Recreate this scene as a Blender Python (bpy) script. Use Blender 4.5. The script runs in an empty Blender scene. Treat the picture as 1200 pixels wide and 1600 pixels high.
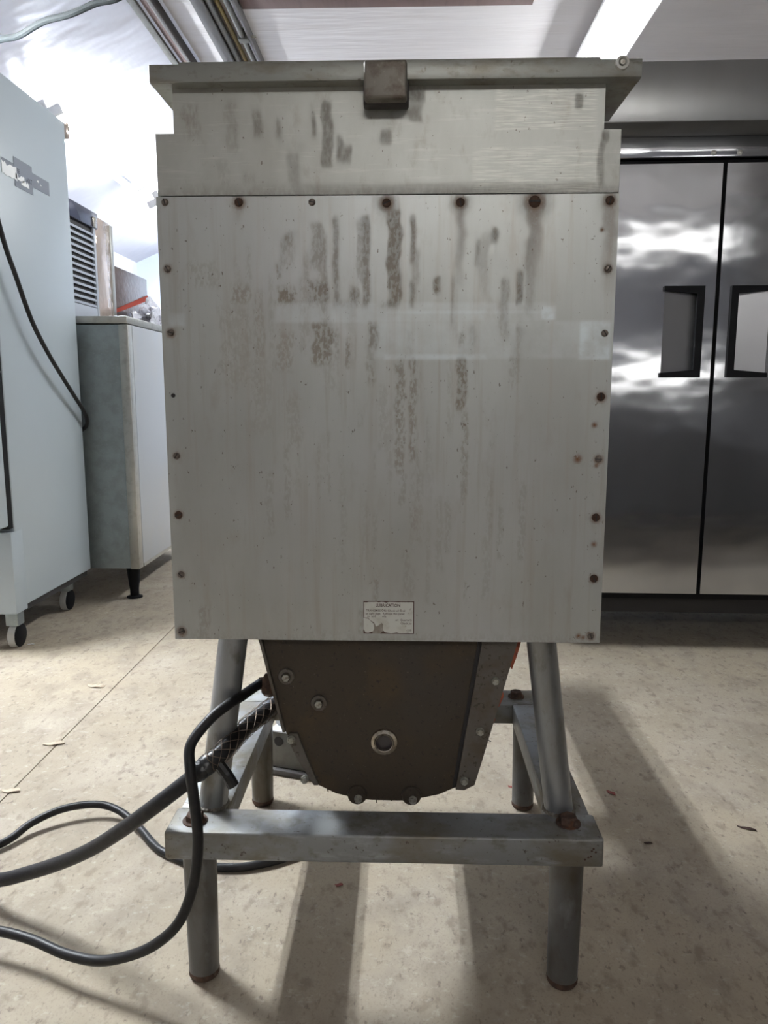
import bpy, bmesh, math, random
from mathutils import Vector, Matrix
import numpy as np
random.seed(7); rng = np.random.default_rng(7)
SC = bpy.context.scene; COL = SC.collection
PI = math.pi

# ------------------------------------------------------------------ camera
cam_d = bpy.data.cameras.new('camera'); cam = bpy.data.objects.new('camera', cam_d); COL.objects.link(cam)
cam.location = (.0287, -1.15, .95)
cam.rotation_euler = (PI/2 - math.atan(187/1200), 0, math.atan(36/1200))
cam_d.sensor_fit = 'VERTICAL'; cam_d.sensor_height = 36; cam_d.sensor_width = 27; cam_d.lens = 27.0; cam_d.clip_start = .01
SC.camera = cam
# ------------------------------------------------------------------ world, exposure
w = bpy.data.worlds.new('world'); SC.world = w; w.use_nodes = True
w.node_tree.nodes['Background'].inputs[0].default_value = (.5, .55, .6, 1)
w.node_tree.nodes['Background'].inputs[1].default_value = .2
SC.view_settings.view_transform = 'Standard'; SC.view_settings.look = 'None'
SC.view_settings.gamma = 1; SC.view_settings.use_curve_mapping = False
SC.view_settings.exposure = -0.42
# strengths of the tube lights
TUBE_RIGHT, TUBE_LEFT, TUBE_LEFT_FAR, TUBE_LEFT_NEAR, TUBE_FRONT, TUBE_FRONT_DIM = 125, 115, 190, 1000, 78, 7

# ------------------------------------------------------------------ materials
def mat(name, base=(.5,.5,.5), rough=.5, metal=0., noise=None, bump=None, dirt=None, coat=0., emit=None, spec=None):
    """noise: list of (scale xyz, colour, lo, hi, amount, detail); bump: (scale xyz, strength, dist)"""
    m = bpy.data.materials.new(name); m.use_nodes = True
    nt = m.node_tree; N = nt.nodes; L = nt.links; b = N['Principled BSDF']
    b.inputs['Roughness'].default_value = rough; b.inputs['Metallic'].default_value = metal
    b.inputs['Base Color'].default_value = (*base, 1)
    if coat: b.inputs['Coat Weight'].default_value = coat; b.inputs['Coat Roughness'].default_value = .08
    if spec is not None: b.inputs['Specular IOR Level'].default_value = spec
    if emit:
        b.inputs['Emission Color'].default_value = (*emit[0], 1); b.inputs['Emission Strength'].default_value = emit[1]
    tc = N.new('ShaderNodeTexCoord')
    def noise_tex(sc, detail=4, loc=(0,0,0), rough=.6):
        mp = N.new('ShaderNodeMapping'); mp.inputs['Scale'].default_value = sc; mp.inputs['Location'].default_value = loc
        L.new(tc.outputs['Object'], mp.inputs['Vector'])
        t = N.new('ShaderNodeTexNoise'); t.inputs['Scale'].default_value = 1; t.inputs['Detail'].default_value = detail
        t.inputs['Roughness'].default_value = rough
        L.new(mp.outputs[0], t.inputs['Vector']); return t.outputs['Fac']
    def ramp(f, lo, hi):
        r = N.new('ShaderNodeMapRange'); r.inputs['From Min'].default_value = lo; r.inputs['From Max'].default_value = hi
        L.new(f, r.inputs['Value']); return r.outputs[0]
    def mul(a, k):
        n = N.new('ShaderNodeMath'); n.operation = 'MULTIPLY'; n.use_clamp = True; L.new(a, n.inputs[0])
        if isinstance(k, (int, float)): n.inputs[1].default_value = k
        else: L.new(k, n.inputs[1])
        return n.outputs[0]
    cur = None
    def mix(fac, colour):
        nonlocal cur
        x = N.new('ShaderNodeMix'); x.data_type = 'RGBA'
        L.new(fac, x.inputs[0])
        if cur is None: x.inputs[6].default_value = (*base, 1)
        else: L.new(cur, x.inputs[6])
        x.inputs[7].default_value = (*colour, 1); cur = x.outputs[2]
    for i, (sc, c, lo, hi, amt, det) in enumerate(noise or []):
        mix(mul(ramp(noise_tex(sc, det, (i*3.1, i*1.7, i*2.3)), lo, hi), amt), c)
    if dirt:
        at = N.new('ShaderNodeAttribute'); at.attribute_name = 'dirt'
        sp = N.new('ShaderNodeSeparateColor'); L.new(at.outputs['Color'], sp.inputs[0])
        for k, (c, sc, lo, hi) in enumerate(dirt):
            mix(mul(sp.outputs[k], ramp(noise_tex(sc, 5, (k*5, 2, k)), lo, hi)), c)
        # grime and rust are dull
        rr = N.new('ShaderNodeMapRange'); rr.inputs['To Min'].default_value = rough; rr.inputs['To Max'].default_value = .85
        ad = N.new('ShaderNodeMath'); ad.use_clamp = True; L.new(sp.outputs[0], ad.inputs[0]); L.new(sp.outputs[1], ad.inputs[1])
        L.new(ad.outputs[0], rr.inputs['Value']); L.new(rr.outputs[0], b.inputs['Roughness'])
        mm = N.new('ShaderNodeMapRange'); mm.inputs['To Min'].default_value = metal; mm.inputs['To Max'].default_value = 0
        L.new(ad.outputs[0], mm.inputs['Value']); L.new(mm.outputs[0], b.inputs['Metallic'])
    if cur is not None: L.new(cur, b.inputs['Base Color'])
    if bump:
        prev = None
        for sc, st, dist in (bump if isinstance(bump, list) else [bump]):
            bp = N.new('ShaderNodeBump'); bp.inputs['Strength'].default_value = st; bp.inputs['Distance'].default_value = dist
            L.new(noise_tex(sc, 3, (1,2,3)), bp.inputs['Height'])
            if prev: L.new(prev, bp.inputs['Normal'])
            prev = bp.outputs[0]
        L.new(prev, b.inputs['Normal'])
    return m

M = {}
STREAK = ((.26,.235,.20), (0,0,0))
M['panel'] = mat('worn_panel_steel', (.465,.482,.462), .40, .5,
    noise=[((7,7,2.2), (.385,.39,.365), .42,.66,.75,7), ((70,70,3), (.39,.365,.325), .52,.68,.65,5), ((30,30,14), (.37,.34,.30), .58,.72,.5,8), ((3,3,3), (.52,.535,.55), .5,.75,.5,3),
           ((190,190,110), (.14,.11,.085), .685,.73,.85,3)],
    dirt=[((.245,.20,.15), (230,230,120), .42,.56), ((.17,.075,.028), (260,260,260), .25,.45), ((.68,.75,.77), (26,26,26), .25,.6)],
    bump=((900,900,30), .06, .001))
M['upper'] = mat('worn_upper_steel', (.44,.45,.42), .42, .5,
    noise=[((8,8,4), (.34,.335,.30), .42,.66,.75,7), ((40,40,18), (.31,.285,.24), .57,.70,.55,8), ((16,16,240), (.56,.56,.52), .58,.75,.45,4), ((180,180,120), (.13,.10,.08), .685,.73,.85,3)],
    dirt=[((.20,.175,.145), (150,150,70), .36,.58), ((.07,.03,.015), (260,260,260), .25,.45), ((.62,.63,.57), (24,40,520), .46,.68)],
    bump=((60,60,600), .06, .001))
M['rim'] = mat('rim_steel', (.31,.315,.29), .45, .6, noise=[((14,14,30), (.19,.165,.125), .46,.68,.8,6), ((30,30,60), (.14,.12,.095), .58,.7,.6,7), ((120,120,120), (.12,.09,.07), .68,.75,.7,2)])
M['block'] = mat('grimy_steel', (.20,.185,.16), .55, .5, noise=[((40,40,40), (.10,.075,.055), .45,.65,.8,4), ((150,150,150), (.32,.30,.27), .62,.75,.5,3)])
M['frame'] = mat('frame_galvanised', (.235,.243,.247), .48, .4,
    noise=[((7,9,12), (.155,.13,.085), .44,.62,.85,6), ((9,6,34), (.40,.43,.45), .54,.66,.65,6), ((24,24,40), (.13,.115,.09), .56,.68,.7,7), ((110,110,110), (.06,.04,.03), .64,.70,.85,4)],
    bump=((90,90,90), .2, .002))
M['leg'] = mat('leg_pipe', (.14,.14,.137), .42, .55,
    noise=[((14,14,6), (.085,.07,.048), .44,.64,.8,6), ((20,20,9), (.24,.25,.26), .58,.70,.6,5), ((130,130,60), (.08,.06,.05), .68,.75,.7,3)], bump=((120,120,120), .12, .002))
M['post'] = mat('post_pipe', (.30,.315,.33), .36, .7, noise=[((10,10,4), (.19,.175,.14), .46,.70,.8,6), ((30,30,14), (.14,.125,.10), .58,.70,.6,6), ((130,130,60), (.10,.08,.06), .70,.76,.6,3)])
M['rustfoot'] = mat('rusty_steel', (.085,.048,.032), .8, .1, noise=[((90,90,90), (.045,.025,.018), .45,.6,.9,4), ((60,60,60), (.16,.13,.105), .60,.72,.7,3), ((40,40,40), (.15,.06,.025), .58,.7,.7,3)])
M['gear'] = mat('greasy_brown_casting', (.040,.029,.018), .52, .1,
    noise=[((9,9,9), (.066,.042,.018), .48,.68,.8,5), ((5,5,5), (.042,.038,.034), .52,.7,.6,3), ((170,170,170), (.02,.015,.012), .63,.70,.9,2), ((260,260,260), (.17,.14,.10), .68,.75,.5,2)],
    bump=((200,200,200), .3, .002))
M['flange'] = mat('greasy_flange', (.12,.108,.094), .5, .4, noise=[((30,30,30), (.09,.07,.05), .45,.65,.8,5), ((140,140,140), (.04,.03,.02), .62,.7,.8,2)], bump=((120,120,120), .2, .002))
M['bolt'] = mat('bolt_steel', (.36,.36,.32), .45, .7, noise=[((150,150,150), (.14,.11,.08), .5,.65,.8,3)])
M['screw'] = mat('dull_screw', (.17,.145,.125), .5, .6, noise=[((300,300,300), (.07,.04,.03), .45,.65,.8,3)])
M['screw_rust'] = mat('rusted_screw', (.055,.028,.018), .8, .1, noise=[((400,400,400), (.11,.05,.025), .5,.65,.8,3)])
M['chrome'] = mat('worn_chrome', (.55,.50,.42), .25, .9, noise=[((150,150,150), (.2,.16,.11), .5,.66,.7,3)])
M['black'] = mat('black_plastic', (.007,.007,.008), .55, spec=.12)
M['dark'] = mat('dark_recess', (.02,.018,.018), .7)
M['glass'] = mat('sight_glass', (.03,.025,.03), .12, 0, coat=.5)
M['rubber'] = mat('cable_rubber', (.010,.010,.011), .45, 0, spec=.3, noise=[((60,60,60), (.024,.022,.02), .5,.7,.6,3)], bump=((150,150,150), .15, .002))
M['mesh'] = mat('grip_wire', (.17,.13,.10), .5, .6)
M['tape'] = mat('black_tape', (.012,.012,.013), .3, 0, bump=((40,40,160), .5, .003))
M['sealant'] = mat('orange_sealant', (.36,.075,.03), .5, 0, noise=[((100,100,100), (.18,.03,.02), .5,.65,.8,3)])
M['label'] = mat('label_paper', (.62,.63,.58), .55, 0, noise=[((60,60,60), (.45,.43,.36), .5,.7,.6,4), ((160,160,160), (.22,.17,.12), .66,.73,.8,2)])
M['labeldark'] = mat('label_border', (.09,.05,.04), .7, 0)
M['ink'] = mat('label_ink', (.10,.065,.06), .7, 0)
M['residue'] = mat('label_residue', (.27,.24,.20), .7, .1, noise=[((90,90,90), (.38,.36,.32), .45,.65,.8,4)])
M['white'] = mat('white_enamel', (.44,.50,.54), .38, 0, noise=[((2,2,1.2), (.42,.48,.52), .4,.7,.7,2)], bump=((2.5,2.5,1.5), .12, .02))
M['white2'] = mat('white_enamel_bin', (.45,.48,.52), .28, 0, noise=[((3,3,2), (.49,.48,.46), .5,.7,.5,3)])
M['galv'] = mat('galvanised_sheet', (.30,.34,.35), .42, .55, noise=[((16,16,16), (.24,.27,.27), .42,.62,.8,5), ((120,120,120), (.40,.43,.44), .6,.75,.5,2)])
M['trimsteel'] = mat('bin_edge_trim', (.42,.42,.39), .35, .6, noise=[((30,30,30), (.30,.29,.26), .5,.7,.6,3)])
M['beige'] = mat('beige_glossy_steel', (.72,.60,.52), .12, .6, bump=((7,7,5), .5, .03))
M['louver'] = mat('grey_louvre', (.42,.45,.50), .45, .2)
M['navy'] = mat('dark_cowl', (.05,.055,.09), .25, .3)
M['stk'] = mat('peeled_sticker', (.19,.21,.25), .6)
M['stkwhite'] = mat('torn_paper', (.92,.93,.93), .6)
M['steel'] = mat('fridge_stainless', (.56,.57,.59), .10, .97,
    noise=[((4,4,1.5), (.44,.44,.45), .4,.7,.6,4)],
    bump=[((1.5,1.5,2.6), .10, .05), ((6,6,4), .03, .008)])
M['steel_dark'] = mat('fridge_top_steel', (.30,.30,.30), .34, .9, noise=[((6,6,1.2), (.24,.24,.23), .45,.7,.7,3)], bump=((2,2,2), .15, .02))
M['handle_pan'] = mat('handle_pocket_steel', (.40,.40,.41), .32, .9)
M['walllight'] = mat('pale_painted_wall', (.27,.27,.29), .6, noise=[((1,1,1), (.23,.23,.25), .4,.7,.6,3)])
M['glintbolt'] = mat('glint_pale_bolt', (.85,.85,.80), .25, .5)  # extra pale base stands in for glint and flare on the heads
M['wheel'] = mat('grey_wheel', (.42,.42,.40), .5)
M['concrete'] = mat('stained_concrete', (.415,.352,.262), .8, 0,
    noise=[((.9,.9,1), (.315,.268,.21), .40,.66,.85,5), ((4,4,4), (.44,.39,.32), .46,.68,.7,6), ((13,9,13), (.28,.235,.185), .50,.68,.65,8),
           ((36,22,36), (.215,.175,.135), .55,.66,.6,8), ((95,50,90), (.15,.12,.10), .60,.68,.65,6), ((60,70,55), (.52,.475,.40), .58,.70,.55,6), ((240,200,200), (.25,.21,.17), .55,.68,.5,3)],
    bump=[((25,25,25), .25, .004), ((120,120,120), .25, .002)])
M['joint'] = mat('joint_dirt', (.22,.18,.14), .9)
M['ceiling'] = mat('white_plastic_sheet', (.66,.63,.63), .28, 0, noise=[((1.2,3,1), (.58,.55,.55), .4,.7,.7,3)], bump=[((1.3,9,3), .35, .04), ((3,30,3), .2, .01)])
M['foil'] = mat('white_foil_insulation', (.60,.60,.65), .32, .3, noise=[((1,2,1), (.54,.54,.60), .4,.7,.6,3)], bump=[((1.6,3.0,1.6), .35, .06), ((9,3,9), .2, .012)])
M['foilblue'] = mat('bluish_foil_panel', (.55,.62,.74), .35, .3, bump=((3,3,3), .2, .03))
M['wall'] = mat('dark_painted_wall', (.13,.125,.125), .7, noise=[((1,1,1), (.10,.10,.10), .4,.7,.6,3)])
M['wood'] = mat('pinkish_beam', (.14,.095,.088), .7, 0, spec=.15, noise=[((30,3,30), (.10,.07,.063), .45,.7,.6,3)])
M['beamgrey'] = mat('grey_steel_beam', (.12,.12,.113), .7, 0, spec=.15, noise=[((30,12,30), (.08,.075,.065), .5,.68,.7,4)])
M['beamdark'] = mat('dark_steel_beam', (.045,.04,.038), .6, 0)
M['conduit'] = mat('grey_conduit', (.11,.11,.105), .6, .0, spec=.2, noise=[((40,8,40), (.15,.14,.12), .5,.7,.6,3)])
M['yellow'] = mat('yellowed_cable', (.13,.092,.025), .6, 0, spec=.2)
M['cablegrey'] = mat('grey_cable', (.014,.016,.016), .8, 0, spec=.1)
M['carton'] = mat('plastic_wrapped_carton', (.10,.062,.048), .3, .1, noise=[((6,20,20), (.065,.04,.03), .45,.65,.7,4)], coat=.6, bump=((4,30,30), .3, .01))
M['bag'] = mat('clear_plastic_bag', (.68,.68,.74), .2, 0, bump=((30,30,30), .5, .02))
M['strap'] = mat('red_strap', (.26,.03,.012), .6, spec=.2)
M['tube'] = mat('lit_tube_right', (1,1,1), .5, emit=((.93,.97,1), TUBE_RIGHT))
M['tubeL'] = mat('lit_tube_left', (1,1,1), .5, emit=((.90,.95,1), TUBE_LEFT))
M['tubeF'] = mat('lit_tube_front', (1,1,1), .5, emit=((1,.985,.95), TUBE_FRONT))
M['tubeG'] = mat('lit_tube_front_dim', (1,1,1), .5, emit=((1,.985,.95), TUBE_FRONT_DIM))
M['tubeK'] = mat('lit_tube_left_far', (1,1,1), .5, emit=((.90,.95,1), TUBE_LEFT_FAR))
M['tubeN'] = mat('lit_tube_left_near', (1,1,1), .5, emit=((.90,.95,1), TUBE_LEFT_NEAR))
M['fixture'] = mat('fixture_white', (.75,.75,.75), .4)
M['leaf'] = mat('dry_leaf', (.50,.43,.33), .8, noise=[((60,60,60), (.26,.19,.13), .5,.65,.8,3)])
M['redscrap'] = mat('red_scrap', (.24,.06,.05), .7)
M['darkscrap'] = mat('dark_scrap', (.05,.025,.02), .7)
M['paperscrap'] = mat('white_scrap', (.75,.75,.72), .8)
M['boxgrey'] = mat('grey_metal_housing', (.12,.118,.105), .5, .3, noise=[((40,40,40), (.09,.083,.07), .45,.65,.7,4)])
M['boxwhite'] = mat('white_housing_top', (.78,.80,.84), .3, 0)

# ------------------------------------------------------------------ mesh helpers
def B(): return bmesh.new()
def box(bm, x0, x1, y0, y1, z0, z1, bev=0, seg=2):
    r = bmesh.ops.create_cube(bm, size=1)['verts']
    for v in r: v.co = Vector(((x0+x1)/2 + v.co.x*(x1-x0), (y0+y1)/2 + v.co.y*(y1-y0), (z0+z1)/2 + v.co.z*(z1-z0)))
    if bev:
        es = list({e for v in r for e in v.link_edges})
        bmesh.ops.bevel(bm, geom=es, offset=bev, segments=seg, affect='EDGES', profile=.5)
    return bm
def frame_of(d):
    d = Vector(d).normalized(); a = Vector((0,0,1)) if abs(d.z) < .9 else Vector((1,0,0))
    u = d.cross(a).normalized(); return u, d.cross(u).normalized(), d
def lathe(bm, c, axis, prof, n=24, close=False):
    """prof: (radius, height along axis) list; radius 0 closes to a point"""
    u, v, d = frame_of(axis); c = Vector(c); rings = []
    for r, h in prof:
        if r <= 1e-7: rings.append([bm.verts.new(c + d*h)])
        else: rings.append([bm.verts.new(c + d*h + u*(r*math.cos(2*PI*k/n)) + v*(r*math.sin(2*PI*k/n))) for k in range(n)])
    for a, b in zip(rings, rings[1:]):
        for k in range(n):
            q = [a[k % len(a)], a[(k+1) % len(a)], b[(k+1) % len(b)], b[k % len(b)]]
            q = list(dict.fromkeys(q))
            if len(q) > 2: bm.faces.new(q)
    return bm
def cyl(bm, p0, p1, r0, r1=None, n=24, bev=0):
    p0 = Vector(p0); p1 = Vector(p1); h = (p1-p0).length; r1 = r0 if r1 is None else r1
    pr = [(0,0), (r0,0), (r1,h), (0,h)] if not bev else [(0,0), (r0-bev,0), (r0-bev*.3,bev*.3), (r0,bev), (r1,h-bev), (r1-bev*.3,h-bev*.3), (r1-bev,h), (0,h)]
    return lathe(bm, p0, p1-p0, pr, n)
def hexbolt(bm, c, axis, r, h):
    lathe(bm, c, axis, [(0,0), (r*1.0,0), (r*1.0,h*.8), (r*.85,h), (0,h)], 6); return bm
def prism(bm, pts, y0, y1, axis='y'):
    f = (lambda a, b, t: (a, t, b)) if axis == 'y' else (lambda a, b, t: (a, b, t))
    lo = [bm.verts.new(f(a, b, y0)) for a, b in pts]; hi = [bm.verts.new(f(a, b, y1)) for a, b in pts]
    bm.faces.new(lo); bm.faces.new(hi[::-1]); n = len(pts)
    for k in range(n): bm.faces.new([lo[k], hi[k], hi[(k+1) % n], lo[(k+1) % n]])
    bmesh.ops.recalc_face_normals(bm, faces=bm.faces[:]); return bm
def smooth_path(pts, k=6):
    P = [Vector(p) for p in pts]; out = []
    for i in range(len(P)-1):
        a, b, c, d = P[max(i-1,0)], P[i], P[i+1], P[min(i+2,len(P)-1)]
        for j in range(k):
            t = j/k
            out.append(.5*((2*b) + (c-a)*t + (2*a-5*b+4*c-d)*t*t + (3*b-a-3*c+d)*t**3))
    return out + [P[-1]]
def tube(bm, pts, r, n=10, k=6):
    P = smooth_path(pts, k); u = None; rings = []
    for i, p in enumerate(P):
        d = (P[min(i+1,len(P)-1)] - P[max(i-1,0)]).normalized()
        if u is None: u = frame_of(d)[0]
        u = (u - d*u.dot(d)).normalized(); v = d.cross(u)
        rr = r(i/(len(P)-1)) if callable(r) else r
        rings.append([bm.verts.new(p + u*(rr*math.cos(2*PI*q/n)) + v*(rr*math.sin(2*PI*q/n))) for q in range(n)])
    for a, b in zip(rings, rings[1:]):
        for q in range(n): bm.faces.new([a[q], a[(q+1)%n], b[(q+1)%n], b[q]])
    bm.faces.new(rings[0][::-1]); bm.faces.new(rings[-1]); return bm
def new_mesh(name, bm, m, smooth=True):
    bmesh.ops.recalc_face_normals(bm, faces=bm.faces[:])
    me = bpy.data.meshes.new(name); bm.to_mesh(me); bm.free()
    for x in (m if isinstance(m, list) else [m]): me.materials.append(x)
    if smooth:
        me.shade_smooth(); me.set_sharp_from_angle(angle=math.radians(35))
    return me
ORG = {}
def obj(name, bm, m, parent=None, loc=None, local=False, smooth=True):
    """bm in world coordinates unless local; a part's own origin is its parent's origin (or loc)"""
    off = Vector((0,0,0))
    if parent is not None and not local: off = ORG[parent.name]
    o0 = Vector(loc) if loc is not None else off
    if not local: bm.transform(Matrix.Translation(-o0))
    me = new_mesh(name, bm, m, smooth)
    o = bpy.data.objects.new(name, me); COL.objects.link(o)
    if parent is not None: o.parent = parent; o.location = (o0 - off) if not local else (loc or (0,0,0))
    else: o.location = o0
    ORG[o.name] = o0
    return o
def inst(name, me, parent, at, rot=None):
    """another piece sharing mesh data; at in world coordinates"""
    o = bpy.data.objects.new(name, me); COL.objects.link(o); o.parent = parent
    o.location = Vector(at) - ORG[parent.name]
    if rot: o.rotation_euler = rot
    ORG[o.name] = Vector(at); return o
def thing(name, label, cat, loc=(0,0,0), rotz=0, group=None):
    o = bpy.data.objects.new(name, None); COL.objects.link(o); o.location = loc; o.rotation_euler = (0,0,rotz)
    o.empty_display_size = .05; o['label'] = label; o['category'] = cat
    if group: o['group'] = group
    ORG[o.name] = Vector(loc); return o
def tag(o, label, cat, group=None):
    o['label'] = label; o['category'] = cat
    if group: o['group'] = group
    return o
def struct(name, bm, m, parent=None, smooth=False):
    o = obj(name, bm, m, parent, smooth=smooth); o['kind'] = 'structure'; return o

# ------------------------------------------------------------------ the room
FX0, FX1, FY0, FY1 = -2.6, 3.2, -4.2, 6.5
fl = struct('floor', box(B(), FX0-.1, FX1+.1, FY0-.1, FY1+.1, -.16, -.012), M['joint'])
JX = -.922
for x0, x1 in ((FX0-.1, JX-.0018), (JX+.0018, FX1+.1)):
    s = obj('floor_slab', box(B(), x0, x1, FY0-.1, FY1+.1, -.012, 0), M['concrete'], fl, smooth=False)
ZC = 2.8; RX = -1.15; SL = .42
def roof_z(x): return ZC - SL*(RX - x)
struct('ceiling', box(B(), RX, FX1+.1, FY0-.1, FY1+.1, ZC, ZC+.06), M['ceiling'])
bm = B(); prism(bm, [(RX, ZC), (RX, ZC+.06), (FX0-.1, roof_z(FX0-.1)+.06), (FX0-.1, roof_z(FX0-.1))], FY0-.1, FY1+.1)
struct('ceiling_sloped', bm, M['foil'])
struct('wall_left', box(B(), FX0-.1, FX0, FY0, FY1, 0, roof_z(FX0)), M['foil'])
struct('wall_right', box(B(), FX1, FX1+.1, FY0, FY1, 0, ZC), M['wall'])
struct('wall_back', box(B(), FX0-.1, FX1+.1, FY1, FY1+.1, 0, ZC), M['foilblue'])
struct('wall_front', box(B(), FX0-.1, FX1+.1, FY0-.1, FY0, 0, ZC), M['walllight'])

# ceiling beams and conduits (they run away from the camera)
t = thing('ceiling_beam', 'brown and grey steel beam along the ceiling where it starts to slope', 'beam', (-1.21, 3, ZC))
obj('flange', box(B(), -1.285, -1.245, -1, 6.4, 2.745, 2.80, .004), M['beamgrey'], t)
obj('web', box(B(), -1.245, -1.185, -1, 6.4, 2.765, 2.795, .003), M['wood'], t)
obj('lip', box(B(), -1.185, -1.165, -1, 6.4, 2.735, 2.80, .003), M['beamdark'], t)
t = tag(obj('roof_purlin', box(B(), -.985, -.93, -1, 6.4, 2.735, 2.80, .004), M['beamdark']), 'dark steel purlin left of the conduits on the ceiling', 'beam')
tag(obj('ceiling_conduit', cyl(B(), (-.912, -1, 2.765), (-.912, 6.4, 2.765), .016, n=14), M['conduit']), 'grey conduit on the ceiling beside the dark purlin', 'conduit')
tag(obj('ceiling_cable', cyl(B(), (-.878, -1, 2.775), (-.878, 6.4, 2.775), .011, n=12), M['yellow']), 'yellowed cable on the ceiling between two grey conduits', 'cable')
t = thing('ceiling_conduit', 'grey conduit with a clamp, rightmost of the ceiling pipe bundle', 'conduit', (-.828, 3, 2.77))
obj('pipe', cyl(B(), (-.828, -1, 2.762), (-.828, 6.4, 2.762), .014, n=14), M['conduit'], t)
obj('clamp', box(B(), -.852, -.800, 3.10, 3.15, 2.742, 2.80, .005), M['beamgrey'], t)
obj('clamp_screw', cyl(B(), (-.79, 3.125, 2.765), (-.76, 3.125, 2.765), .006, n=8), M['bolt'], t)
tag(obj('ceiling_strip', box(B(), -.80, -.785, -1, 6.4, 2.75, 2.80, .002), M['beamdark']), 'thin dark strip right of the ceiling pipe bundle', 'beam')
tag(obj('ceiling_batten', box(B(), -.78, .62, 2.72, 2.885, 2.785, 2.80, .003), M['wood']), 'pinkish flat batten across the white ceiling sheet', 'batten')
bm = B(); tube(bm, [(-1.75,2.09,2.29), (-1.555,2.026,2.30), (-1.467,2.001,2.303), (-1.33,1.91,2.31), (-1.194,1.833,2.30), (-1.08,1.78,2.31), (-.961,1.739,2.32), (-.80,1.66,2.42), (-.72,1.6,2.60), (-.72,1.6,2.80)], .012)
tag(obj('hanging_cable', bm, M['cablegrey']), 'thick grey cable hanging across the upper left corner', 'cable')

# twin-tube fixtures of the place, plus one added low behind the camera
def light_fixture(name, label, p0, p1, tilt, mt, group=None, hood=0, hood_left=None, rot=None, half=.085):
    """batten from p0 to p1 (along y), tilted about y; two bare tubes below it, optionally with a reflector hood"""
    c = (Vector(p0)+Vector(p1))/2; L = abs(p1[1]-p0[1])/2
    t = thing(name, label, 'light', c, 0, group); t.rotation_euler = rot or (0, tilt, 0)
    obj('housing', box(B(), -half, half, -L, L, -.02, .03, .006), M['fixture'], t, local=True)
    for s in (-1, 1):
        obj('tube', cyl(B(), (s*.05, -L+.03, -.045), (s*.05, L-.03, -.045), .019, n=12), mt, t, local=True)
        h = hood_left if (s < 0 and hood_left is not None) else hood
        if h: obj('reflector', prism(B(), [(s*.08,-.018),(s*(.08+h*.55),-.018-h),(s*(.086+h*.55),-.018-h),(s*.09,-.012)], -L, L), M['fixture'], t, local=True)
        obj('end_cap', box(B(), -.085, .085, s*(L-.012)-.012, s*(L-.012)+.012, -.07, -.02, .004), M['fixture'], t, local=True)
        obj('bracket', box(B(), -.03, .03, s*L*.7-.02, s*L*.7+.02, .03, .085, .004), M['fixture'], t, local=True)
    return t
light_fixture('tube_light', 'bright white twin tube light at upper right over the steel refrigerator', (1.0, 2.2, 2.69), (1.0, 4.9, 2.69), math.radians(8), M['tube'], hood=.06, hood_left=.018)
light_fixture('tube_light', 'blinding white twin tube light on the sloped ceiling above the white freezer', (-1.85, 3.0, 2.40), (-1.85, 4.4, 2.40), -math.atan(SL), M['tubeL'], half=.022)
light_fixture('tube_light', 'white twin tube light on the sloped ceiling farthest back, above the ice machine', (-1.85, 4.8, 2.40), (-1.85, 6.2, 2.40), -math.atan(SL), M['tubeK'], half=.022)
light_fixture('tube_light', 'twin tube light on the sloped ceiling just outside the picture at upper left', (-1.9, .8, 2.38), (-1.9, 2.2, 2.38), -math.atan(SL), M['tubeN'], hood=.085)  # hood added to keep this lamp's light off the roof
WALLROT = Matrix(((0,1,0), (0,0,-1), (-1,0,0))).to_euler()
def wall_light(label, x, z, mt):   # on the wall behind the camera, tubes level, facing the machine
    light_fixture('wall_tube_light', label, (x, -4.115-.8, z), (x, -4.115+.8, z), 0, mt, 'lights behind the camera', rot=WALLROT)
wall_light('dim twin tube light on the wall behind the camera, mirrored in the refrigerator', 2.35, 2.50, M['tubeG'])
wall_light('dim twin tube light added low behind the camera for a streak on the refrigerator', 2.3, 1.14, M['tubeG'])  # invented lamp, its mirror image gives the lower streak on the doors
wall_light('bright twin tube light high on the wall behind the camera', .45, 2.45, M['tubeF'])
ctr = thing('added_dark_counter', 'dark steel counter added unseen behind the camera to darken the refrigerator reflection', 'counter', (1.85,-1.1,0))  # put in for the dark middle band mirrored in the doors
obj('counter_body', box(B(), .95, 2.75, -1.40, -.78, .10, .93, .004), M['wall'], ctr)
obj('counter_top', box(B(), .92, 2.78, -1.43, -.75, .931, .97, .006), M['beamdark'], ctr)
for x in (1.0, 2.7):
    for y in (-1.35, -.83): obj('leg', cyl(B(), (x,y,0), (x,y,.0995), .025, n=12), M['beamdark'], ctr)

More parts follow.
